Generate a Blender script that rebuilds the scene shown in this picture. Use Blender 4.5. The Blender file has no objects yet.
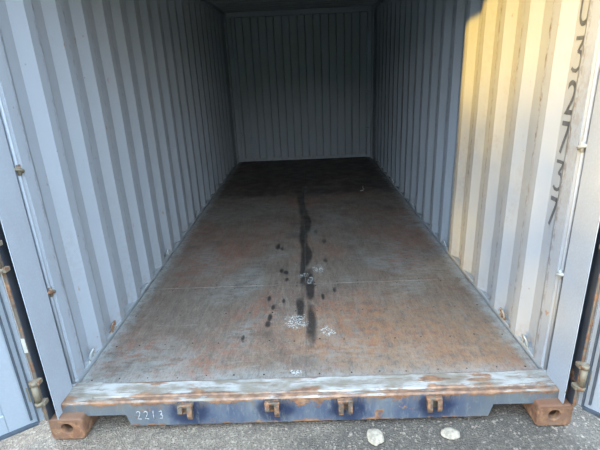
import bpy, bmesh, math, random
from mathutils import Vector, Matrix
random.seed(7)
scene = bpy.context.scene
C = scene.collection

# ------------------------------------------------------------------ camera
cam_d = bpy.data.cameras.new('camera'); cam = bpy.data.objects.new('camera', cam_d); C.objects.link(cam)
yaw, pitch, roll, fpx = -0.0228, 0.3388, -0.0455, 432.8
fw = Vector((math.sin(yaw)*math.cos(pitch), math.cos(yaw)*math.cos(pitch), -math.sin(pitch)))
rt = Vector((math.cos(yaw), -math.sin(yaw), 0)); up = rt.cross(fw)
r2 = math.cos(roll)*rt + math.sin(roll)*up
u2 = -math.sin(roll)*rt + math.cos(roll)*up
M4 = Matrix((r2, u2, -fw)).transposed().to_4x4(); M4.translation = Vector((0.0416, -1.5957, 1.6009))
cam.matrix_world = M4
cam_d.sensor_width = 36; cam_d.lens = fpx/600*36; cam_d.clip_start = 0.02; cam_d.clip_end = 500
scene.camera = cam

# ------------------------------------------------------------------ sky, sun, exposure
SUN_AZ = math.atan2(-0.584, -0.811); SUN_EL = math.radians(11.4)
to_sun = Vector((math.cos(SUN_AZ)*math.cos(SUN_EL), math.sin(SUN_AZ)*math.cos(SUN_EL), math.sin(SUN_EL)))
w = bpy.data.worlds.new('sky'); scene.world = w; w.use_nodes = True
wn = w.node_tree.nodes; wl = w.node_tree.links
bg = wn['Background']
tcw = wn.new('ShaderNodeTexCoord'); spw = wn.new('ShaderNodeSeparateXYZ'); rpw = wn.new('ShaderNodeValToRGB')
wl.new(tcw.outputs['Generated'], spw.inputs[0]); wl.new(spw.outputs['Z'], rpw.inputs[0]); wl.new(rpw.outputs[0], bg.inputs['Color'])
rpw.color_ramp.elements[0].color = (0.64, 0.585, 0.53, 1); rpw.color_ramp.elements[1].color = (0.62, 0.81, 1.0, 1); rpw.color_ramp.elements[1].position = 0.6   # hazy pale horizon to blue zenith
bg.inputs['Strength'].default_value = 1.0
sd = bpy.data.lights.new('sun', 'SUN'); sun = bpy.data.objects.new('sun', sd); C.objects.link(sun)
sd.energy = 0.98; sd.angle = math.radians(1.3); sd.color = (1.0, 0.60, 0.10)
sun.rotation_euler = to_sun.to_track_quat('Z', 'Y').to_euler(); sun.location = to_sun*40
scene.view_settings.view_transform = 'Standard'; scene.view_settings.look = 'None'
scene.view_settings.gamma = 1.0; scene.view_settings.use_curve_mapping = False
scene.view_settings.exposure = 3.38

# ------------------------------------------------------------------ material helpers
class G:
    def __init__(s, name, rough=0.6, metal=0.0):
        s.m = bpy.data.materials.new(name); s.m.use_nodes = True
        s.n = s.m.node_tree.nodes; s.l = s.m.node_tree.links; s.b = s.n['Principled BSDF']
        s.b.inputs['Roughness'].default_value = rough; s.b.inputs['Metallic'].default_value = metal
        tc = s.n.new('ShaderNodeTexCoord'); s.co = tc.outputs['Object']
        sp = s.n.new('ShaderNodeSeparateXYZ'); s.l.new(s.co, sp.inputs[0]); s.x, s.y, s.z = sp.outputs
    def put(s, sock, v):
        if hasattr(v, 'is_output') or isinstance(v, bpy.types.NodeSocket): s.l.new(v, sock)
        else:
            try: sock.default_value = v
            except Exception: sock.default_value = (*v, 1) if len(v) == 3 else v
    def mth(s, op, a, b=0.0, clamp=False):
        n = s.n.new('ShaderNodeMath'); n.operation = op; n.use_clamp = clamp
        s.put(n.inputs[0], a); s.put(n.inputs[1], b); return n.outputs[0]
    def mix(s, f, a, b, mode='MIX'):
        n = s.n.new('ShaderNodeMix'); n.data_type = 'RGBA'; n.blend_type = mode
        s.put(n.inputs[0], f); s.put(n.inputs[6], a); s.put(n.inputs[7], b); return n.outputs[2]
    def scl(s, v, co=None):
        n = s.n.new('ShaderNodeMapping'); s.l.new(co or s.co, n.inputs[0]); n.inputs[3].default_value = v; return n.outputs[0]
    def noise(s, scale, detail=4, stretch=None, rough=0.55, dist=0.0):
        n = s.n.new('ShaderNodeTexNoise'); n.inputs['Scale'].default_value = scale; n.inputs['Detail'].default_value = detail
        n.inputs['Roughness'].default_value = rough; n.inputs['Distortion'].default_value = dist
        s.l.new(s.scl(stretch) if stretch else s.co, n.inputs['Vector']); return n.outputs[0]
    def vor(s, scale, stretch=None, feature='F1'):
        n = s.n.new('ShaderNodeTexVoronoi'); n.inputs['Scale'].default_value = scale; n.feature = feature
        s.l.new(s.scl(stretch) if stretch else s.co, n.inputs['Vector']); return n
    def step(s, v, lo, hi, a=0.0, b=1.0):
        n = s.n.new('ShaderNodeMapRange'); n.interpolation_type = 'SMOOTHSTEP'
        s.put(n.inputs[0], v); n.inputs[1].default_value = lo; n.inputs[2].default_value = hi
        n.inputs[3].default_value = a; n.inputs[4].default_value = b; return n.outputs[0]
    def ramp(s, f, stops):
        n = s.n.new('ShaderNodeValToRGB'); s.l.new(f, n.inputs[0]); e = n.color_ramp.elements
        while len(e) < len(stops): e.new(0.5)
        for i, (p, c) in enumerate(stops): e[i].position = p; e[i].color = (*c, 1)
        return n.outputs[0]
    def ell(s, cx, cy, rx, ry, warp=None, soft=0.4, plane='xy'):
        a, b = {'xy': (s.x, s.y), 'xz': (s.x, s.z), 'yz': (s.y, s.z)}[plane]
        dx = s.mth('DIVIDE', s.mth('SUBTRACT', a, cx), rx); dy = s.mth('DIVIDE', s.mth('SUBTRACT', b, cy), ry)
        d = s.mth('SQRT', s.mth('ADD', s.mth('MULTIPLY', dx, dx), s.mth('MULTIPLY', dy, dy)))
        if warp is not None: d = s.mth('ADD', d, warp)
        return s.step(d, 1+soft, 1-soft)
    def bump(s, h, strength=0.3, dist=0.005):
        n = s.n.new('ShaderNodeBump'); n.inputs['Strength'].default_value = strength; n.inputs['Distance'].default_value = dist
        s.l.new(h, n.inputs['Height']); s.l.new(n.outputs[0], s.b.inputs['Normal'])
    def col(s, c): s.put(s.b.inputs['Base Color'], c); return s.m
    def rough(s, r): s.put(s.b.inputs['Roughness'], r)

def rust_cols(g, sc=30):
    return g.ramp(g.noise(sc, 6), [(0.25, (0.06, 0.034, 0.024)), (0.45, (0.14, 0.072, 0.042)), (0.6, (0.22, 0.115, 0.062)), (0.78, (0.27, 0.19, 0.13))])

def painted(name, base, amount, sc=14, extra=None, rough=0.55, spec=0.4, dirt=(0.16, 0.13, 0.10), dirt_amt=0.25):
    """old paint with rust breaking through where noise is high; amount 0..1"""
    g = G(name, rough)
    n = g.noise(sc, 7, rough=0.65)
    v = g.mth('ADD', n, amount - 0.5)
    if extra: v = g.mth('ADD', v, extra(g))
    m = g.step(v, 0.53, 0.60)
    tone = g.mix(g.step(g.noise(5, 5), 0.35, 0.7, 0, dirt_amt), base, dirt)
    fine = g.mix(g.step(g.noise(90, 4), 0.4, 0.75, 0, 0.25), tone, tuple(min(1, c*1.25) for c in base))
    g.col(g.mix(m, fine, rust_cols(g)))
    g.rough(g.mth('ADD', g.mth('MULTIPLY', m, 0.25), rough))
    g.b.inputs['Specular IOR Level'].default_value = spec
    g.bump(g.mth('ADD', g.noise(70, 5), g.mth('MULTIPLY', m, 0.6)), 0.35, 0.003)
    return g.m

PAINT = (0.28, 0.315, 0.37)
PIT, PH = 0.278, 0.285         # corrugation pitch and where the first inner flat ends

def wall_material(name, scuff, seed):
    g = G(name, 0.5)
    grime = g.step(g.noise(1.3, 5), 0.4, 0.75, 0, 0.16)
    c = g.mix(grime, PAINT, (0.21, 0.21, 0.20))
    c = g.mix(g.step(g.noise(7, 6, (1, 1, 0.15)), 0.45, 0.8, 0, 0.14), c, (0.25, 0.22, 0.18))
    # scuffs and scratched paint along the proud edges of the corrugation
    ph = g.mth('FRACT', g.mth('DIVIDE', g.mth('SUBTRACT', g.y, PH), PIT))
    edge = g.mth('MAXIMUM', g.step(ph, 0.90, 0.97), g.step(ph, 0.20, 0.06))
    sn = g.noise(55, 7, (1, 1, 0.4), 0.75)
    zone = g.mth('MULTIPLY', g.step(g.noise(1.7, 3, (1, 1.2, 1.0)), 0.30, 0.50), g.step(g.z, 2.4, 1.9))
    m = g.mth('MULTIPLY', g.mth('MULTIPLY', edge, zone), g.step(sn, 0.50 - 0.06*scuff, 0.62))
    c = g.mix(g.mth('MULTIPLY', m, 0.85*scuff), c, (0.115, 0.088, 0.066))
    wear = g.mth('MULTIPLY', g.step(g.noise(3.1, 6, (1, 1, 0.3), 0.7), 0.50, 0.68), g.step(g.noise(40, 5), 0.40, 0.62))
    c = g.mix(g.mth('MULTIPLY', wear, 0.38*scuff), c, (0.21, 0.175, 0.125))
    rs = g.mth('MULTIPLY', g.step(g.noise(23, 6, (1, 1, 0.6)), 0.69, 0.73), 0.7)
    c = g.mix(rs, c, (0.26, 0.13, 0.06))
    low = g.mth('MULTIPLY', g.step(g.z, 0.34, 0.15), g.step(g.noise(26, 6), 0.46, 0.66))
    c = g.mix(g.mth('MULTIPLY', low, 0.55), c, (0.25, 0.20, 0.16))
    sp = g.step(g.vor(16).outputs['Distance'], 0.10, 0.06)
    c = g.mix(g.mth('MULTIPLY', sp, g.step(g.noise(5, 2), 0.55, 0.6, 0, 0.5)), c, (0.12, 0.10, 0.09))
    g.rough(g.step(g.noise(12, 4), 0.3, 0.7, 0.42, 0.6))
    g.b.inputs['Specular IOR Level'].default_value = 0.35
    g.bump(g.mth('ADD', g.noise(9, 4), g.mth('MULTIPLY', g.noise(140, 3), 0.25)), 0.22, 0.004)
    return g.col(c)

def plain(name, c, rough=0.6, metal=0.0, var=0.25, sc=25):
    g = G(name, rough, metal)
    g.bump(g.noise(sc*3, 4), 0.2, 0.002)
    return g.col(g.mix(g.step(g.noise(sc, 5), 0.3, 0.75), tuple(v*(1-var) for v in c), tuple(min(1, v*(1+var)) for v in c)))

MAT = {}
MAT['wall_l'] = wall_material('left wall paint', 0.55, 1)
MAT['wall_r'] = wall_material('right wall paint', 1.0, 2)
MAT['paint'] = painted('pale paint', PAINT, 0.26, 18, dirt_amt=0.12)
MAT['post'] = painted('post paint', PAINT, 0.27, 22, extra=lambda g: g.mth('ADD', g.step(g.z, 0.34, 0.13, 0, 0.17), g.step(g.y, 0.03, 0.004, 0, 0.10)), dirt_amt=0.12)
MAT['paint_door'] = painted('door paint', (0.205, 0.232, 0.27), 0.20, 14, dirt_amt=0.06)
MAT['roof'] = painted('roof paint', (0.26, 0.28, 0.31), 0.25, 12)
MAT['rail'] = painted('floor rail paint', (0.28, 0.31, 0.34), 0.40, 22)
MAT['rusty'] = painted('rusted lip', (0.11, 0.09, 0.075), 0.55, 16, dirt_amt=0.5)
MAT['casting'] = painted('rusted casting', (0.13, 0.06, 0.034), 0.53, 26, dirt_amt=0.5,
        extra=lambda g: g.step(g.z, 0.116, 0.10, -0.18, 0.06), rough=0.7)
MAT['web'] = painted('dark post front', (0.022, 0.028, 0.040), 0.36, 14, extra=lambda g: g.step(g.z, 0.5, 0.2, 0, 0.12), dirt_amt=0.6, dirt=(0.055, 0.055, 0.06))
MAT['hinge'] = painted('hinge cream', (0.15, 0.13, 0.095), 0.50, 34, dirt_amt=0.5)
MAT['gasket'] = plain('black rubber', (0.035, 0.045, 0.06), 0.7)
MAT['dark'] = plain('dark underfloor', (0.02, 0.018, 0.016), 0.9)
MAT['keeper'] = painted('keeper steel', (0.06, 0.045, 0.034), 0.56, 40, dirt_amt=0.5)
MAT['ring'] = painted('ring paint', (0.30, 0.32, 0.33), 0.42, 40)
MAT['ring_rust'] = painted('rusted ring', (0.28, 0.25, 0.22), 0.58, 40)
MAT['ink'] = plain('dark grey lettering', (0.085, 0.095, 0.115), 0.6, var=0.3, sc=40)
MAT['chalk'] = plain('chalk', (0.30, 0.31, 0.32), 0.9, sc=120, var=0.15)
MAT['joint'] = plain('joint filler', (0.13, 0.12, 0.11), 0.8, var=0.6, sc=12)
MAT['white'] = plain('white patch and cord', (0.45, 0.44, 0.40), 0.7)

def sill_top():
    g = G('sill top paint', 0.65)
    n = g.noise(11, 7, (0.45, 1.6, 1.6), 0.68)
    nearlip = g.mth('MAXIMUM', g.step(g.y, 0.120, 0.078), g.mth('MULTIPLY', g.step(g.y, 0.182, 0.195), 1.0))
    v = g.mth('ADD', n, g.mth('MULTIPLY', nearlip, 0.20))
    for cx in (-0.78, -0.545, 0.02, 0.6, 0.85): v = g.mth('ADD', v, g.mth('MULTIPLY', g.ell(cx, 0.14, 0.055, 0.06, None, 0.6), 0.16))
    v = g.mth('ADD', v, g.step(g.x, 0.1, 0.9, 0, 0.035))
    m = g.step(v, 0.62, 0.72, 0, 0.9)
    base = g.mix(g.step(g.noise(16, 6, (0.5, 1, 1)), 0.35, 0.65), (0.30, 0.30, 0.295), (0.16, 0.14, 0.115))
    base = g.mix(g.step(g.noise(30, 7, (0.25, 2.2, 1), 0.7), 0.52, 0.62, 0, 0.7), base, (0.12, 0.085, 0.06))
    g.bump(g.mth('ADD', g.noise(60, 5), m), 0.4, 0.003)
    return g.col(g.mix(m, base, rust_cols(g, 24)))
def sill_front():
    g = G('blue sill paint', 0.5)
    base = g.mix(g.step(g.noise(9, 5, (1, 1, 0.4)), 0.35, 0.7), (0.042, 0.058, 0.098), (0.10, 0.118, 0.14))
    endf = g.mth('MAXIMUM', g.step(g.x, -0.62, -0.85), g.step(g.x, 0.66, 0.86))
    base = g.mix(g.mth('MULTIPLY', endf, 0.6), base, (0.095, 0.108, 0.115))
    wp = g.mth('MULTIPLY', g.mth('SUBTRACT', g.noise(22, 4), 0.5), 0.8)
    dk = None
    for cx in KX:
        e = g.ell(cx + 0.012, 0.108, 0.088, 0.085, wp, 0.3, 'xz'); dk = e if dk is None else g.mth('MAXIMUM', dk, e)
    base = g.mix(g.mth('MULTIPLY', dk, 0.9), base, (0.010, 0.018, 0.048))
    base = g.mix(g.step(g.noise(55, 6, (1, 1, 0.35), 0.7), 0.52, 0.66, 0, 0.45), base, (0.15, 0.16, 0.165))
    n = g.noise(17, 7, (0.6, 1, 1), 0.68)
    v = g.mth('ADD', n, g.mth('ADD', g.step(g.z, 0.140, 0.166, 0, 0.22), g.step(g.z, 0.046, 0.034, 0, 0.13)))
    base = g.mix(g.mth('MULTIPLY', g.step(g.z, 0.105, 0.160), g.step(g.noise(40, 6, (1.6, 1, 0.25), 0.7), 0.42, 0.60, 0, 0.75)), base, (0.12, 0.092, 0.065))
    v = g.mth('SUBTRACT', v, g.mth('MULTIPLY', dk, 0.10))
    v = g.mth('ADD', v, g.mth('MULTIPLY', g.ell(0.045, 0.145, 0.12, 0.035, None, 0.6, 'xz'), 0.12))
    m = g.step(v, 0.58, 0.66)
    g.bump(g.mth('ADD', g.noise(60, 5), m), 0.4, 0.003)
    return g.col(g.mix(m, base, rust_cols(g, 24)))
KX = (-0.572, -0.164, 0.178, 0.590)
MAT['sill_top'] = sill_top(); MAT['sill_front'] = sill_front()

def plywood():
    g = G('worn plywood', 0.62)
    gr = g.noise(16, 7, (2.6, 0.5, 1), 0.7, 0.3)
    c = g.ramp(gr, [(0.25, (0.085, 0.064, 0.055)), (0.45, (0.130, 0.098, 0.082)), (0.60, (0.165, 0.130, 0.110)), (0.80, (0.23, 0.195, 0.17))])
    red = g.mth('MULTIPLY', g.step(g.noise(1.5, 4), 0.44, 0.66), g.step(g.noise(26, 5, (1, 0.6, 1)), 0.36, 0.62))
    c = g.mix(g.mth('MULTIPLY', red, 0.7), c, (0.215, 0.088, 0.055))
    grey = g.mth('MULTIPLY', g.step(g.noise(1.9, 5, (1, 1.1, 1), 0.6, 0.4), 0.46, 0.66), g.step(g.noise(34, 6, (0.5, 1.2, 1)), 0.34, 0.6))
    c = g.mix(g.mth('MULTIPLY', grey, 0.7), c, (0.205, 0.20, 0.195))
    scr = g.step(g.noise(21, 7, (0.35, 3.4, 1), 0.7, 0.6), 0.56, 0.72)
    c = g.mix(g.mth('MULTIPLY', scr, 0.35), c, (0.32, 0.29, 0.26))
    dk = g.step(g.noise(4.5, 5, (0.8, 1, 1)), 0.54, 0.74)
    c = g.mix(g.mth('MULTIPLY', dk, 0.45), c, (0.04, 0.032, 0.03))
    # weak warm sun on the right front floor, put into the colour
    o = g.mth('MULTIPLY', g.ell(0.62, 0.48, 0.72, 0.42, g.mth('MULTIPLY', g.mth('SUBTRACT', g.noise(5, 4), 0.5), 1.6), 0.6), g.step(g.noise(19, 5), 0.3, 0.6))
    c = g.mix(g.mth('MULTIPLY', o, 0.40), c, (0.32, 0.165, 0.08))
    # gloom of the far end, put into the board colour past the second joint
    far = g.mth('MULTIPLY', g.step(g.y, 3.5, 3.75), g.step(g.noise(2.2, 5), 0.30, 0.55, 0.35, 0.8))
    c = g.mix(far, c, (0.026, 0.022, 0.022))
    # black wet streaks beside the centre joint
    wp = g.mth('MULTIPLY', g.mth('SUBTRACT', g.noise(9, 5, (1, 0.5, 1)), 0.5), 2.2)
    st = None
    for (cx, cy, rx, ry) in [(0.028, 0.72, 0.026, 0.22), (-0.035, 0.86, 0.022, 0.16), (0.03, 1.2, 0.022, 0.22), (-0.02, 1.45, 0.02, 0.20), (0.006, 1.78, 0.030, 0.24),
                             (-0.02, 2.2, 0.028, 0.30), (0.02, 2.65, 0.03, 0.28), (-0.03, 3.15, 0.03, 0.30), (-0.05, 3.55, 0.03, 0.22), (0.0, 3.9, 0.03, 0.14)]:
        e = g.ell(cx, cy, rx*1.3, ry*1.15, wp, 0.4); st = e if st is None else g.mth('MAXIMUM', st, e)
    for (cx, cy, rx, ry) in [(-0.236, 0.70, 0.016, 0.032), (-0.228, 0.775, 0.012, 0.04), (-0.215, 0.9, 0.012, 0.03), (-0.25, 1.02, 0.012, 0.035), (-0.15, 1.42, 0.02, 0.035), (-0.185, 1.45, 0.014, 0.04),
                             (-0.24, 1.95, 0.016, 0.06), (-0.20, 1.90, 0.014, 0.05), (0.115, 1.02, 0.012, 0.04), (0.20, 1.11, 0.01, 0.03), (-0.14, 1.30, 0.012, 0.03), (-0.37, 0.56, 0.01, 0.03),
                             (0.17, 2.05, 0.02, 0.05), (0.10, 2.3, 0.018, 0.05), (-0.12, 2.5, 0.02, 0.06), (0.16, 1.62, 0.016, 0.04), (-0.15, 0.98, 0.01, 0.03)]:
        st = g.mth('MAXIMUM', st, g.ell(cx, cy, rx, ry, g.mth('MULTIPLY', wp, 0.4), 0.35))
    c = g.mix(g.mth('MULTIPLY', st, 0.88), c, (0.018, 0.017, 0.018))
    # splashes of pale paint
    wn_ = g.mth('MULTIPLY', g.mth('SUBTRACT', g.noise(30, 5), 0.5), 3.0)
    ps = None
    for (cx, cy, rx, ry) in [(-0.062, 0.72, 0.055, 0.075), (0.10, 1.46, 0.035, 0.06), (0.13, 0.60, 0.035, 0.05), (-0.055, 0.235, 0.03, 0.02), (0.03, 1.27, 0.02, 0.05), (-0.01, 1.36, 0.04, 0.03)]:
        e = g.ell(cx, cy, rx, ry, wn_, 0.3); ps = e if ps is None else g.mth('MAXIMUM', ps, e)
    sp = g.step(g.noise(95, 3), 0.50, 0.56)
    c = g.mix(g.mth('MULTIPLY', g.mth('MULTIPLY', ps, sp), 0.8), c, (0.50, 0.52, 0.53))
    # overspray of the wall paint along both long edges and the front edge
    ax = g.mth('ABSOLUTE', g.x)
    ov = g.mth('MAXIMUM', g.step(g.mth('ADD', ax, g.mth('MULTIPLY', g.mth('SUBTRACT', g.noise(14, 5), 0.5), 0.16)), 1.065, 1.16), g.mth('MULTIPLY', g.step(g.mth('ADD', g.y, g.mth('MULTIPLY', g.noise(9, 4), 0.12)), 0.38, 0.24), 0.5))
    ov = g.mth('MULTIPLY', ov, g.step(g.noise(30, 5), 0.25, 0.6, 0.25, 0.9))
    c = g.mix(g.mth('MULTIPLY', ov, 0.8), c, (0.29, 0.315, 0.33))
    fine = g.noise(150, 5, (1, 0.35, 1), 0.75); c = g.mix(g.step(fine, 0.35, 0.5, 0.45, 0), c, (0.05, 0.038, 0.032)); c = g.mix(g.step(fine, 0.56, 0.72, 0, 0.5), c, (0.30, 0.265, 0.235))
    g.rough(g.mth('SUBTRACT', g.step(g.noise(8, 4), 0.3, 0.7, 0.50, 0.70), g.mth('MULTIPLY', st, 0.22)))
    g.b.inputs['Specular IOR Level'].default_value = 0.4
    g.bump(g.mth('ADD', gr, g.mth('MULTIPLY', g.noise(120, 4), 0.3)), 0.35, 0.003)
    return g.col(g.mix(1.0, c, (0.90, 0.93, 0.91), 'MULTIPLY'))
MAT['ply'] = plywood()

def asphalt():
    g = G('gritty asphalt', 0.85)
    v = g.vor(120, None); v2 = g.vor(300)
    wx = g.mth('ADD', g.x, g.mth('MULTIPLY', g.mth('SUBTRACT', g.noise(4, 5), 0.5), 1.1))
    left = g.step(wx, 0.35, -0.35)     # pale worn gravel left, tarry surface with pale chips right
    pale = g.ramp(v.outputs['Color'], [(0.1, (0.09, 0.075, 0.062)), (0.4, (0.145, 0.124, 0.104)), (0.7, (0.21, 0.18, 0.15)), (0.95, (0.38, 0.38, 0.32))])
    dark = g.ramp(v.outputs['Color'], [(0.2, (0.055, 0.049, 0.043)), (0.6, (0.095, 0.084, 0.073)), (0.85, (0.16, 0.14, 0.12)), (0.97, (0.46, 0.41, 0.36))])
    c = g.mix(left, dark, pale)
    c = g.mix(0.35, c, g.mix(left, g.ramp(v2.outputs['Color'], [(0.2, (0.05, 0.047, 0.043)), (0.8, (0.20, 0.18, 0.16))]), g.ramp(v2.outputs['Color'], [(0.2, (0.12, 0.105, 0.09)), (0.8, (0.31, 0.265, 0.225))])))
    c = g.mix(g.step(g.noise(9, 6), 0.5, 0.68, 0, 0.45), c, (0.075, 0.068, 0.062))
    c = g.mix(g.step(g.noise(46, 5), 0.60, 0.67, 0, 0.55), c, (0.44, 0.38, 0.32))
    g.bump(g.mth('ADD', g.mth('MULTIPLY', v.outputs['Distance'], 1.2), g.noise(60, 5)), 0.7, 0.008)
    return g.col(g.mix(1.0, c, (0.74, 0.70, 0.66), 'MULTIPLY'))
MAT['ground'] = asphalt()
MAT['stone'] = plain('pale stone', (0.28, 0.24, 0.19), 0.9, sc=60, var=0.3)
MAT['grit'] = plain('grey grit', (0.15, 0.125, 0.105), 0.9, sc=35, var=0.5)
MAT['leaf'] = plain('leaf green', (0.06, 0.10, 0.03), 0.7)
MAT['dark_surround'] = plain('dark outer ground', (0.045, 0.055, 0.03), 0.95, sc=6, var=0.4)
MAT['bark'] = plain('bark', (0.10, 0.075, 0.055), 0.9)

# ------------------------------------------------------------------ mesh helpers
def obj(name, bm, mat, parent=None, smooth=False):
    bmesh.ops.recalc_face_normals(bm, faces=bm.faces)
    me = bpy.data.meshes.new(name); bm.to_mesh(me); bm.free()
    for m in (mat if isinstance(mat, (list, tuple)) else [mat]): me.materials.append(MAT[m])
    if smooth:
        for p in me.polygons: p.use_smooth = True
    o = bpy.data.objects.new(name, me); C.objects.link(o)
    if parent: o.parent = parent
    return o
def tag(o, label, cat=None, kind=None, group=None):
    if label: o['label'] = label
    if cat: o['category'] = cat
    if kind: o['kind'] = kind
    if group: o['group'] = group
    return o
def empty(name, loc=(0, 0, 0)):
    o = bpy.data.objects.new(name, None); C.objects.link(o); o.location = loc; o.empty_display_size = 0.1; return o
def box(bm, a, b, bev=0.0, mi=0):
    x0, x1 = sorted((a[0], b[0])); y0, y1 = sorted((a[1], b[1])); z0, z1 = sorted((a[2], b[2]))
    if bev <= 0:
        vs = [bm.verts.new((x, y, z)) for z in (z0, z1) for y in (y0, y1) for x in (x0, x1)]
        fs = [bm.faces.new([vs[i] for i in f]) for f in ((0, 1, 3, 2), (4, 5, 7, 6), (0, 1, 5, 4), (2, 3, 7, 6), (0, 2, 6, 4), (1, 3, 7, 5))]
        for f in fs: f.material_index = mi
        return fs
    t = bmesh.new(); box(t, a, b)
    bmesh.ops.recalc_face_normals(t, faces=t.faces)
    bmesh.ops.bevel(t, geom=list(t.edges), offset=bev, segments=1, affect='EDGES', profile=0.5)
    merge(bm, t, mi)
def merge(bm, t, mi=0, mtx=None):
    mp = {}
    for v in t.verts: mp[v] = bm.verts.new(mtx @ v.co if mtx else v.co)
    for f in t.faces:
        nf = bm.faces.new([mp[v] for v in f.verts]); nf.material_index = mi; nf.smooth = f.smooth
    t.free()
def tube(bm, pts, r, n=8, caps=True, mi=0):
    pts = [Vector(p) for p in pts]; rings = []
    ref = None
    for i, p in enumerate(pts):
        d = (pts[min(i+1, len(pts)-1)] - pts[max(i-1, 0)]).normalized()
        if ref is None: ref = Vector((0, 0, 1)) if abs(d.z) < 0.9 else Vector((1, 0, 0))
        a = (ref - d*ref.dot(d)).normalized(); b = d.cross(a); ref = a
        rr = r[i] if isinstance(r, (list, tuple)) else r
        rings.append([bm.verts.new(p + (a*math.cos(t*2*math.pi/n) + b*math.sin(t*2*math.pi/n))*rr) for t in range(n)])
    for q, s in zip(rings, rings[1:]):
        for k in range(n):
            f = bm.faces.new((q[k], q[(k+1) % n], s[(k+1) % n], s[k])); f.smooth = True; f.material_index = mi
    if caps: bm.faces.new(rings[0]).material_index = mi; bm.faces.new(rings[-1][::-1]).material_index = mi
def loft(bm, rings, cap0=True, cap1=True, closed=True, smooth=False, mi=0):
    R = [[bm.verts.new(p) for p in r] for r in rings]; n = len(R[0])
    for q, s in zip(R, R[1:]):
        for k in range(n if closed else n-1):
            f = bm.faces.new((q[k], q[(k+1) % n], s[(k+1) % n], s[k])); f.smooth = smooth; f.material_index = mi
    if cap0: bm.faces.new(R[0][::-1]).material_index = mi
    if cap1: bm.faces.new(R[-1]).material_index = mi
    return R

# ------------------------------------------------------------------ dimensions (metres)
ZF, YF, YB = 0.156, 0.195, 5.98
WI, WO = 1.168, 1.204
ZW0, ZW1 = 0.168, 2.48

# ------------------------------------------------------------------ ground
bm = bmesh.new()
def grid(bm, x0, x1, y0, y1, nx, ny, hf):
    V = [[bm.verts.new((x0+(x1-x0)*i/nx, y0+(y1-y0)*j/ny, hf(x0+(x1-x0)*i/nx, y0+(y1-y0)*j/ny))) for i in range(nx+1)] for j in range(ny+1)]
    for j in range(ny):
        for i in range(nx): bm.faces.new((V[j][i], V[j][i+1], V[j+1][i+1], V[j+1][i])).smooth = True
from mathutils import noise as mn
def gh(x, y):
    e = min(1, max(0, min(3-abs(x), 1.5-abs(y))/0.3))
    return e*(0.006*mn.noise(Vector((x*4, y*4, 0))) + 0.003*mn.noise(Vector((x*19, y*19, 3)))) - 0.005*e
grid(bm, -3, 3, -1.5, 1.5, 240, 120, gh)
for a in ((-7, -5, 7, -1.5), (-7, 1.5, 7, 8), (-7, -1.5, -3, 1.5), (3, -1.5, 7, 1.5)):
    bm.faces.new([bm.verts.new(p) for p in ((a[0], a[1], 0), (a[2], a[1], 0), (a[2], a[3], 0), (a[0], a[3], 0))])
ground = tag(obj('ground', bm, 'ground'), 'rough grey gritty asphalt yard in front of the container sill', 'ground', 'structure')

bm = bmesh.new()  # added unseen dark ground that keeps bounced light out of the container
for a in ((-60, -60, 60, -5), (-60, 8, 60, 60), (-60, -5, -7, 8), (7, -5, 60, 8)):
    bm.faces.new([bm.verts.new(p) for p in ((a[0], a[1], 0), (a[2], a[1], 0), (a[2], a[3], 0), (a[0], a[3], 0))])
tag(obj('ground', bm, 'dark_surround'), 'added dark ground round the asphalt yard, unseen, cutting bounced light', 'ground', 'structure')

# ------------------------------------------------------------------ side walls
def profile(y_end):
    """(y, depth) breaks of the corrugation; depth 0 = proud inner flat, 1 = recessed"""
    pts = [(0.215, 0.0)]; y = PH
    while y < y_end - 0.30:
        pts += [(y, 0), (y+0.068, 1), (y+0.140, 1), (y+0.208, 0)]; y += PIT
    pts += [(y_end, 0.0)]
    return pts
PROF = profile(YB - 0.12)
def depth_at(y):
    for (a, d), (b, e) in zip(PROF, PROF[1:]):
        if a <= y <= b: return d + (e-d)*(y-a)/max(1e-6, b-a)
    return 0.0
def side_wall(s, name, mat, label):
    bm = bmesh.new(); nz = 26
    rows = []
    for k in range(nz+1):
        z = ZW0 + (ZW1-ZW0)*k/nz; row = []
        for i, (y, d) in enumerate(PROF):
            q = 0.0035*mn.noise(Vector((s*3+y*0.9, z*1.7, s*5))) + 0.0015*mn.noise(Vector((y*5, z*5, s*9)))
            row.append((s*(WI + (WO-WI)*d + q), y + 0.003*mn.noise(Vector((y*3, z*3, 11*s))), z))
        rows.append(row)
    loft(bm, rows, False, False, closed=False)
    o = obj(name, bm, mat)
    md = o.modifiers.new('sheet', 'SOLIDIFY'); md.thickness = 0.003; md.offset = 0
    tag(o, label, 'wall', 'structure')
    b = bmesh.new(); box(b, (s*(WI-0.001), YF-0.02, 0.04), (s*1.219, YB, ZW0+0.004), 0.003)
    tag(obj('bottom_rail', b, 'rail', o), 'pale chipped steel rail along the foot of the wall')
    b = bmesh.new(); box(b, (s*1.160, 0.1, ZW1-0.005), (s*1.219, YB, ZW1+0.065), 0.004); obj('top_rail', b, 'paint', o)
    # fillet weld bead along the rail
    return o
wl_ = side_wall(-1, 'wall_left', 'wall_l', 'pale blue-grey corrugated steel wall left of the plywood floor')
wr_ = side_wall(1, 'wall_right', 'wall_r', 'scuffed corrugated steel wall with painted digits and a yellow patch of sun')

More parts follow.
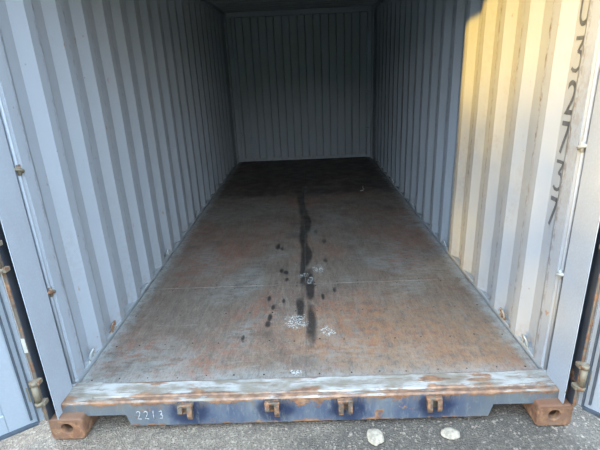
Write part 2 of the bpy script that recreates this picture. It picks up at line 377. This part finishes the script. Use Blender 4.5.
# back wall: narrow corrugation seen face on, with its two inner corner posts
bm = bmesh.new(); bp = [(-1.10, 0)]; x = -1.04
while x < 1.04 - 0.02:
    bp += [(x, 0), (x+0.018, 1), (x+0.122, 1), (x+0.140, 0)]; x += 0.250
bp = [p for p in bp if p[0] < 1.09] + [(1.10, 0)]
loft(bm, [[(x, YB + 0.045*d + 0.003*mn.noise(Vector((x*2, z*2, 4))), z) for x, d in bp] for z in [0.13 + 2.36*k/14 for k in range(15)]], False, False, closed=False)
wb = obj('wall_back', bm, 'wall_l'); md = wb.modifiers.new('sheet', 'SOLIDIFY'); md.thickness = 0.003; md.offset = 0
tag(wb, 'shadowed end wall of narrow vertical steel ribs at the far end', 'wall', 'structure')
for s in (-1, 1):
    b = bmesh.new(); box(b, (s*1.095, YB-0.03, 0.12), (s*1.215, YB+0.08, 2.55), 0.004); box(b, (s*1.15, YB-0.14, 0.12), (s*1.215, YB-0.02, 2.55), 0.004)
    tag(obj('corner_post', b, 'paint', wb), None)
    b = bmesh.new(); tube(b, [(s*1.085, YB-0.045, 0.2), (s*1.085, YB-0.045, 2.48)], 0.008, 6); obj('lashing_rod', b, 'paint', wb)
    for z in (0.65, 1.25, 1.85, 2.47):
        b = bmesh.new(); box(b, (s*1.06, YB-0.062, z-0.014), (s*1.12, YB-0.02, z+0.014), 0.004); obj('lashing_stub', b, 'paint', wb)
b = bmesh.new(); box(b, (-1.16, YB-0.05, 2.46), (1.16, YB+0.05, 2.56), 0.006); obj('top_beam', b, 'paint', wb)
b = bmesh.new(); box(b, (-1.16, YB+0.004, 0.06), (1.16, YB+0.07, 0.2), 0.006); obj('bottom_beam', b, 'paint', wb)

# ceiling: shallow corrugation running across
bm = bmesh.new(); cp = [(0.06, 0)]; y = 0.2
while y < YB - 0.2:
    cp += [(y, 0), (y+0.02, 1), (y+0.10, 1), (y+0.12, 0)]; y += 0.209
cp += [(YB+0.05, 0)]
loft(bm, [[(x, y, 2.535 + 0.02*d) for y, d in cp] for x in (-1.215, 0, 1.215)], False, False, closed=False)
ce = obj('ceiling', bm, 'roof'); md = ce.modifiers.new('sheet', 'SOLIDIFY'); md.thickness = 0.003
tag(ce, 'dark corrugated steel roof closing the container above', 'ceiling', 'structure')

# ------------------------------------------------------------------ floor
bm = bmesh.new(); box(bm, (-1.19, 0.19, 0.02), (1.19, YB+0.01, 0.1235))
floor = tag(obj('floor', bm, 'dark'), 'worn reddish brown plywood container floor with a dark streaked centre joint', 'floor', 'structure')
XE = 1.158
for (ya, yb) in ((YF+0.003, 1.214), (1.216, 3.656), (3.658, YB-0.004)):
    for (xa, xb) in ((-XE, -0.0045), (-0.0015, XE)):
        b = bmesh.new(); box(b, (xa, ya, 0.127), (xb, yb, ZF), 0.0012); obj('plywood_board', b, 'ply', floor)
# joint strip between the two rows of boards
b = bmesh.new(); box(b, (-0.0042, YF+0.01, 0.1235), (-0.0018, YB-0.02, ZF-0.002)); obj('joint_strip', b, 'joint', floor)
bm = bmesh.new()
for yr in (0.232, 0.52, 0.84, 1.19, 1.24, 1.6, 1.98, 2.36):
    nx = 16
    for i in range(nx):
        x = -1.10 + 2.2*i/(nx-1) + random.uniform(-.012, .012); yy = yr + random.uniform(-.008, .008)
        t = bmesh.new(); bmesh.ops.create_circle(t, cap_ends=True, segments=7, radius=random.uniform(.004, .006))
        merge(bm, t, 0, Matrix.Translation((x, yy, ZF+0.0006)))
tag(obj('screw_heads', bm, 'dark', floor), 'small dark screw heads in rows across the boards', None, 'stuff')

# ------------------------------------------------------------------ sill (door threshold)
prof = [(0.200, 0.130), (0.197, 0.160), (0.188, 0.164), (0.092, 0.166), (0.086, 0.161), (0.080, 0.161), (0.074, 0.168), (0.054, 0.169), (0.046, 0.163), (0.045, 0.155),
        (0.045, 0.095), (0.053, 0.095), (0.053, 0.130)]
bm = bmesh.new()
xs = [-1.166 + 2.332*i/60 for i in range(61)]
def wob(x, k): return 0.0012*mn.noise(Vector((x*6, k*1.7, 2)))
rr = loft(bm, [[(x, y + wob(x, i), z + wob(x, i+20)) for i, (y, z) in enumerate(prof)] for x in xs])
bm.faces.ensure_lookup_table()
for f in bm.faces:
    c = f.calc_center_median()
    if c.y < 0.0535 and c.z < 0.164: f.material_index = 1
# lower apron between the two forklift style cut-outs, with slanted ends
loft(bm, [[(x0, yy, 0.0955), (x1, yy, 0.0955), (x1 - d, yy, 0.028), (x0 + d, yy, 0.028)] for x0, x1, d, yy in ((-0.868, 0.872, 0.018, 0.0452), (-0.868, 0.872, 0.018, 0.053))], mi=1)
sill = tag(obj('trim_1', bm, ['sill_top', 'sill_front']), 'rusty steel door sill with a pale top and a scraped blue face', 'door sill', 'structure')
# cut-out roofs
for s in (-1, 1):
    b = bmesh.new(); box(b, (s*0.872, 0.052, 0.09), (s*1.05, 0.19, 0.10), 0.002); obj('pocket_plate', b, 'web', sill)
# cam keepers
def keeper(x, mir, two, label):
    b = bmesh.new(); box(b, (x-0.036, 0.020, 0.142), (x+0.036, 0.046, 0.160), 0.004)
    box(b, (x-0.030, 0.036, 0.095), (x+0.030, 0.046, 0.150), 0.003)
    k = obj('cam_keeper', b, 'keeper', sill); k['label'] = label
    for sx, ln, wd in ((mir, 0.062, 0.011), (-mir, 0.058 if two else 0.034, 0.010)):
        b = bmesh.new(); cx = x + sx*0.022
        loft(b, [[(cx-wd, y0, z0), (cx+wd, y0, z0), (cx+wd*0.8, y1, z1), (cx-wd*0.8, y1, z1)] for y0, z0, y1, z1 in
                 ((0.014, 0.152, 0.045, 0.152), (0.010, 0.140, 0.045, 0.138), (0.004, 0.152-ln*0.7, 0.040, 0.150-ln*0.7), (0.010, 0.152-ln, 0.036, 0.150-ln))])
        obj('lug', b, 'keeper', k)
    return k
keeper(KX[0], 1, False, 'rusted lock keeper beside the chalked number'); keeper(KX[1], 1, False, 'pale chipped lock keeper left of the sill middle')
keeper(KX[2], -1, True, 'two-pronged rusted lock keeper right of the sill middle'); keeper(KX[3], -1, True, 'rusted lock keeper nearest the right casting')
# chalk number 2213
b = bmesh.new()
G2 = [(0, .8), (.25, 1), (.6, .9), (.6, .6), (.1, .05), (.75, .0)]
G1 = [(.35, 1), (.3, .5), (.3, 0)]
G3 = [(0, .9), (.5, 1), (.55, .7), (.2, .52), (.6, .4), (.5, .05), (0, .05)]
for i, gl in enumerate((G2, G2, G1, G3)):
    ox = -0.815 + i*0.036
    pts = [(ox + px*0.026, 0.0432, 0.069 + pz*0.046) for px, pz in gl]
    for p_, q_ in zip(pts, pts[1:]): tube(b, [p_, q_], 0.0020, 5)
tag(obj('chalk_number', b, 'chalk', sill), 'white chalk number 2213 on the blue face')

# ------------------------------------------------------------------ header above the door opening
b = bmesh.new(); box(b, (-1.17, 0.0, 2.43), (1.17, 0.10, 2.58), 0.006)
tag(obj('trim_2', b, 'paint'), 'steel header beam across the top of the door opening', 'header', 'structure')

# ------------------------------------------------------------------ rear corner posts with castings
def ring_pts(cx, cz, hx, hz, y, n=40, e=9):
    out = []
    for k in range(n):
        t = 2*math.pi*(k+0.5)/n; c, s_ = math.cos(t), math.sin(t)
        out.append((cx + hx*math.copysign(abs(c)**(2/e), c), y, cz + hz*math.copysign(abs(s_)**(2/e), s_)))
    return out
def post(s, name, label, cast_label):
    b = bmesh.new()
    # inner plate with a shallow trough for the lashing rod, folded from one sheet
    sec = [(1.1685, 0.010), (1.166, 0.004), (1.1685, 0.002), (1.168, 0.160), (1.182, 0.172), (1.188, 0.190), (1.182, 0.206), (1.168, 0.217), (1.176, 0.219), (1.196, 0.192), (1.180, 0.150), (1.1735, 0.012)]
    loft(b, [[(s*x, y, z) for x, y in sec] for z in [0.118 + 2.4*k/10 for k in range(11)]])
    o = tag(obj(name, b, 'post'), label, 'corner post', 'structure')
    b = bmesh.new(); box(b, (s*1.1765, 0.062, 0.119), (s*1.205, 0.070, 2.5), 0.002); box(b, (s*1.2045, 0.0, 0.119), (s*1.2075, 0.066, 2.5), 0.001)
    tag(obj('post_web', b, 'web', o), 'dark recessed channel in the front of the post')  # dark colour also carries the shade inside the channel
    b = bmesh.new(); box(b, (s*1.208, -0.006, 0.115), (s*1.2235, 0.11, 2.5), 0.004)
    tag(obj('post_lip', b, 'rusty', o), 'rust-brown outer edge of the post')
    b = bmesh.new(); box(b, (s*1.208, 0.1, 0.05), (s*1.2185, 0.25, 2.5), 0.002); obj('post_side', b, 'web', o)
    b = bmesh.new(); tube(b, [(s*1.1745, 0.188, 0.17), (s*1.1745, 0.188, 1.0), (s*1.1745, 0.188, 2.45)], 0.0085, 8)
    obj('lashing_rod', b, 'paint', o)
    for z in (0.69, 1.265, 1.84):
        b = bmesh.new(); tube(b, [(s*1.186, 0.165, z+0.01), (s*1.166, 0.168, z+0.006), (s*1.160, 0.186, z), (s*1.166, 0.206, z-0.008), (s*1.184, 0.212, z-0.012)], 0.0085, 7)
        tube(b, [(s*1.170, 0.186, z-0.022), (s*1.166, 0.186, z+0.022)], 0.009, 7)
        obj('lashing_stub', b, 'hinge' if s < 0 else 'ring', o)
    # casting
    b = bmesh.new(); cx, cz = s*1.138, 0.060; hx, hz = 0.081, 0.060
    hole = lambda k, y: ring_pts(cx + s*(-0.002), cz+0.004, 0.0265*k, 0.027*k, y, e=2.3)
    loft(b, [hole(1.7, 0.16), hole(1.7, 0.032), hole(1.0, 0.031), hole(1.0, 0.006), hole(1.10, 0.0), ring_pts(cx, cz, hx-0.006, hz-0.006, -0.0005), ring_pts(cx, cz, hx-0.002, hz-0.002, 0.002), ring_pts(cx, cz, hx, hz, 0.008), ring_pts(cx, cz, hx, hz, 0.178)])
    for f in b.faces: f.smooth = False
    tag(obj('corner_casting', b, 'casting', o), cast_label)
    # gusset between casting and sill
    b = bmesh.new(); box(b, (s*1.03, 0.047, 0.10), (s*1.20, 0.20, 0.166), 0.004)
    obj('gusset', b, 'sill_top', o)
    return o
post(-1, 'trim_3', 'pale blue door post above the left rusted corner casting', 'rusted corner casting with a round hole')
post(1, 'trim_4', 'pale door post right of the painted digits, above a rusted casting', 'rusted corner casting with an oval hole')

# ------------------------------------------------------------------ doors
def door(s, name, ang, label):
    """local frame: u along the door from the hinge, v out of the inner face, z up"""
    a = math.radians(ang)
    d = Vector((s*math.cos(a), -math.sin(a), 0)); n = Vector((-s*math.sin(a), -math.cos(a), 0))
    O = Vector((s*1.2315, -0.017, 0))
    L = lambda u, v, z: O + d*u + n*v + Vector((0, 0, z))
    root = empty(name, O); tag(root, label, 'door', 'structure')
    def lbox(nm, a_, b_, mat, bev=0.003, parent=None, lab=None):
        t = bmesh.new(); box(t, a_, b_, bev); bb = bmesh.new()
        for v in t.verts: v.co = L(*v.co) - O
        o = obj(nm, t, mat, parent or root); bb.free()
        if lab: o['label'] = lab
        return o
    W, z0, z1 = 1.16, 0.132, 2.50
    lbox('stile', (-0.012, -0.045, z0), (0.125, 0, z1), 'paint_door'); lbox('stile', (W-0.10, -0.045, z0), (W, 0, z1), 'paint_door')
    lbox('rail', (0.125, -0.045, z0), (W-0.10, 0, z0+0.10), 'paint_door'); lbox('rail', (0.125, -0.045, z1-0.10), (W-0.10, 0, z1), 'paint_door')
    # corrugated panel
    t = bmesh.new(); pr = []
    h0, h1 = z0+0.095, z1-0.095; k = 0; z = h0
    nb = 5; st = (h1-h0)/nb
    for i in range(nb):
        b0 = h0 + i*st
        pr += [(b0, -0.012), (b0+st*0.30, -0.012), (b0+st*0.38, -0.040), (b0+st*0.92, -0.040)]
    pr += [(h1, -0.012)]
    loft(t, [[L(u, v, z)-O for z, v in pr] for u in (0.12, W-0.095)] + [[L(u, -0.044, z)-O for z, v in pr] for u in (W-0.095,)], False, False, closed=False)
    o = obj('panel', t, 'paint_door', root)
    # rubber gasket: two lips round the edge
    for ins, wd, vv in ((0.006, 0.007, 0.016), (0.030, 0.009, 0.010)):
        t = bmesh.new()
        for a_, b_ in (((ins, 0, z0+ins), (ins+wd, vv, z1-ins)), ((W-ins-wd, 0, z0+ins), (W-ins, vv, z1-ins)), ((ins+wd, 0, z0-0.004+ins*0), (W-ins-wd, vv, z0+wd)), ((ins+wd, 0, z1-ins-wd), (W-ins-wd, vv, z1-ins))):
            box(t, a_, b_, 0.0)
        for v in t.verts: v.co = L(*v.co) - O
        o = obj('gasket', t, 'gasket', root); o['label'] = 'dark rubber door seal'
    for hz in (0.29, 0.955, 1.62, 2.28):
        P = Vector((s*1.214, -0.022, 0)) - O
        t = bmesh.new(); tube(t, [P + Vector((0, 0, hz-0.045)), P + Vector((0, 0, hz+0.045))], 0.014, 10)
        t2 = bmesh.new(); bmesh.ops.create_cube(t2, size=1)
        for v in t2.verts: v.co = Vector((v.co.x*0.05 + s*0.014, v.co.y*0.012 - 0.002, v.co.z*0.075 + hz)) + P
        merge(t, t2)
        h = obj('hinge', t, 'hinge', root)
        for e in (-1, 1):
            t = bmesh.new(); tube(t, [P + Vector((0, 0, hz+e*0.046)), P + Vector((0, 0, hz+e*0.066))], [0.019, 0.017], 10)
            t2 = bmesh.new(); bmesh.ops.create_cube(t2, size=1)
            for v in t2.verts: v.co = Vector((v.co.x*0.03 - s*0.012, v.co.y*0.03 + 0.012, v.co.z*0.018 + hz + e*0.056)) + P
            merge(t, t2); obj('hinge_lug', t, 'hinge', h)
    if s < 0:
        P = Vector((s*1.212, -0.010, 0)) - O  # added white patch for bright ground showing in the gap by the post
        t = bmesh.new(); box(t, P + Vector((-0.008, -0.002, 0.50)), P + Vector((0.008, 0.001, 0.57)), 0.0); o = obj('gap_patch', t, 'white', root); o['label'] = 'small added white patch in place of bright ground past the hinge edge'
    return root
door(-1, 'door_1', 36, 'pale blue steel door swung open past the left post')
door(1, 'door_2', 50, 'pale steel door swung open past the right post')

# ------------------------------------------------------------------ lashing rings at the foot of the walls
def ring(s, y, wall, mat, lab=None):
    b = bmesh.new(); x = s*1.172; pts = []
    for k in range(9):
        t = math.pi*k/8; pts.append((x - s*0.014*math.sin(t), y - 0.022*math.cos(t), 0.188 + 0.042*math.sin(t)**0.7))
    pts = [(s*1.176, y-0.024, 0.168)] + pts + [(s*1.176, y+0.024, 0.168)]
    tube(b, pts, 0.0062, 7); box(b, (s*1.166, y-0.036, 0.168), (s*1.19, y+0.036, 0.176), 0.003)
    o = obj('lashing_ring', b, mat, wall)
    if lab: o['label'] = lab
for s, wall in ((-1, wl_), (1, wr_)):
    for i, y in enumerate((0.389, 0.667, 1.779, 2.891, 4.003, 5.115)):
        ring(s, y, wall, 'ring_rust' if i == 1 else 'ring', 'rusted lashing ring' if i == 1 else None)

# ------------------------------------------------------------------ digits painted down the right wall, in the first recess
def lettering():
    cu = bpy.data.curves.new('digits', 'FONT'); tmp = bpy.data.objects.new('digits', cu); C.objects.link(tmp)
    out = bmesh.new()
    for i, ch in enumerate('U32737'):
        cu.body = ch; cu.align_x = 'CENTER'; cu.size = 1.0; cu.offset = 0.004; cu.resolution_u = 4
        dg = bpy.context.evaluated_depsgraph_get(); dg.update()
        me = bpy.data.meshes.new_from_object(tmp.evaluated_get(dg))
        t = bmesh.new()
        if ch != '3': t.from_mesh(me)
        else:      # flat-topped three
            P3 = [Vector(p) for p in ((0, .130), (.062, .130), (.028, .082), (.048, .078), (.062, .062), (.064, .040), (.056, .020), (.036, .009), (.014, .010), (0, .018))]
            for p_, q_ in zip(P3, P3[1:]):
                d_ = (q_-p_).normalized()*0.004; n_ = Vector((-d_.y, d_.x))*1.8
                t.faces.new([t.verts.new((v.x, v.y, 0)) for v in (p_-d_-n_, q_+d_-n_, q_+d_+n_, p_-d_+n_)])
        bpy.data.meshes.remove(me)
        xs_ = [v.co.x for v in t.verts]; ys_ = [v.co.y for v in t.verts]
        mx, w_, y0_, h_ = (min(xs_)+max(xs_))/2, max(xs_)-min(xs_), min(ys_), max(ys_)-min(ys_)
        zb = 1.730 - i*0.174 - (0 if i == 0 else 0.008)
        for v in t.verts:   # reading upright, seen from inside: text x runs towards the door (-y)
            v.co = Vector((0, 0.370 - (v.co.x-mx)/w_*0.070, zb + (v.co.y-y0_)/h_*0.146))
        for yb, _ in PROF[:6]:
            bmesh.ops.bisect_plane(t, geom=t.verts[:]+t.edges[:]+t.faces[:], plane_co=(0, yb, 0), plane_no=(0, 1, 0))
        for k in range(16):
            bmesh.ops.bisect_plane(t, geom=t.verts[:]+t.edges[:]+t.faces[:], plane_co=(0, 0, ZW0+(ZW1-ZW0)*(6+k)/26), plane_no=(0, 0, 1))
        for v in t.verts:
            y, z = v.co.y, v.co.z
            v.co.x = WI + (WO-WI)*depth_at(y) + 0.0035*mn.noise(Vector((3+y*0.9, z*1.7, 5))) + 0.0015*mn.noise(Vector((y*5, z*5, 9))) - 0.0035
        merge(out, t)
    bpy.data.objects.remove(tmp); bpy.data.curves.remove(cu)
    o = obj('painted_digits', out, 'ink', wr_); o['label'] = 'dark grey characters painted one above another'
lettering()

# ------------------------------------------------------------------ loose things
def stone(name, loc, r, h, label, seed):
    b = bmesh.new(); bmesh.ops.create_icosphere(b, subdivisions=3, radius=1)
    for v in b.verts:
        k = 1 + 0.22*mn.noise(v.co*1.6 + Vector((seed, 0, 0))) + 0.08*mn.noise(v.co*5 + Vector((seed, 1, 0)))
        v.co = Vector((v.co.x*r[0]*k, v.co.y*r[1]*k, v.co.z*h*k))
    o = obj(name, b, 'stone', None, True); o.location = loc; return tag(o, label, 'stone', None, 'flat pale stones on the yard')
stone('stone', (0.308, -0.035, 0.002), (0.040, 0.048, 0), 0.007, 'round flat pale stone pressed in the yard, below the two-pronged keeper', 1.3)
stone('stone', (0.655, -0.028, 0.002), (0.043, 0.036, 0), 0.007, 'wide flat pale stone pressed in the yard, nearest the right casting', 4.1)
bm = bmesh.new()
for i in range(900):
    x = random.uniform(-1.7, 1.7); y = random.uniform(-0.35, 0.35)
    if any(math.hypot(x-a, y-b) < 0.075 for a, b in ((0.308, -0.035), (0.655, -0.028))) or (abs(x) > 1.04 and y > -0.02): continue
    r = random.uniform(0.002, 0.0065) if random.random() < 0.93 else random.uniform(0.007, 0.013)
    t = bmesh.new(); bmesh.ops.create_icosphere(t, subdivisions=1, radius=r)
    for v in t.verts: v.co = Vector((v.co.x*random.uniform(.7, 1.3), v.co.y*random.uniform(.7, 1.3), v.co.z*0.6))
    merge(bm, t, 0, Matrix.Translation((x, y, gh(x, y) + r*0.25)))
tag(obj('gravel', bm, 'grit'), 'loose grey grit scattered over the asphalt', 'gravel', 'stuff')
b = bmesh.new()
tube(b, [(0.70, 3.70, ZF+0.004), (0.735, 3.72, ZF+0.004), (0.755, 3.78, ZF+0.004), (0.75, 3.86, ZF+0.005), (0.765, 3.93, ZF+0.004)], 0.0055, 6)
tag(obj('cord_scrap', b, 'white', None, True), 'short curled scrap of white cord lying on the far floor', 'cord')

# ------------------------------------------------------------------ the tree behind the photographer that dims the low sun
def tree(loc, cr, cz, ch, n, label):
    b = bmesh.new(); base = Vector(loc)
    tube(b, [(0, 0, 0), (0.05, 0.03, 1.0), (0.0, 0.1, 2.2), (0.1, 0.0, cz)], [0.16, 0.13, 0.10, 0.04], 8)
    root = obj('tree', b, 'bark'); root.location = base; tag(root, label, 'tree')
    b = bmesh.new()
    for i in range(n):
        while True:
            p = Vector((random.uniform(-1, 1), random.uniform(-1, 1), random.uniform(-1, 1)))
            if p.length < 1: break
        p = Vector((p.x*cr, p.y*cr, p.z*ch + cz)); L_ = random.uniform(0.07, 0.13)
        q = Vector((random.gauss(0, 1), random.gauss(0, 1), random.gauss(0, 1))).normalized(); s_ = q.orthogonal().normalized(); t_ = q.cross(s_)
        b.faces.new([b.verts.new(p + v) for v in (s_*L_, t_*L_*0.55, -s_*L_, -t_*L_*0.55)])
    tag(obj('foliage', b, 'leaf', root), None, None, 'stuff'); return root
dd = Vector((to_sun.x, to_sun.y, 0)).normalized()*16; pp = Vector((-dd.y, dd.x, 0)).normalized()
tree((dd.x, dd.y, 0), 2.8, 2.9, 2.0, 3700, 'low leafy tree standing behind the viewer, shading the low sun')

# added leafy screen, unseen, blocking low sky to darken the interior
bm = bmesh.new(); rows = []
for i in range(121):
    x = -36 + 0.6*i; row = []
    for k in range(15):
        t = math.pi*k/14
        p = Vector((x, -13.5 + 0.9*math.cos(t)*(1 - 0.15*math.sin(t)), 4.3*min(1, math.sin(t)*1.5)))
        q = 0.28*mn.noise(p*1.3) + 0.14*mn.noise(p*4.1)
        row.append(p + Vector((0.1*mn.noise(p*3), math.cos(t)*q, math.sin(t)*q)))
    rows.append(row)
loft(bm, rows)
tag(obj('horizon_screen', bm, 'leaf'), 'long dense green screen added behind the viewer to darken the horizon', 'horizon_screen')
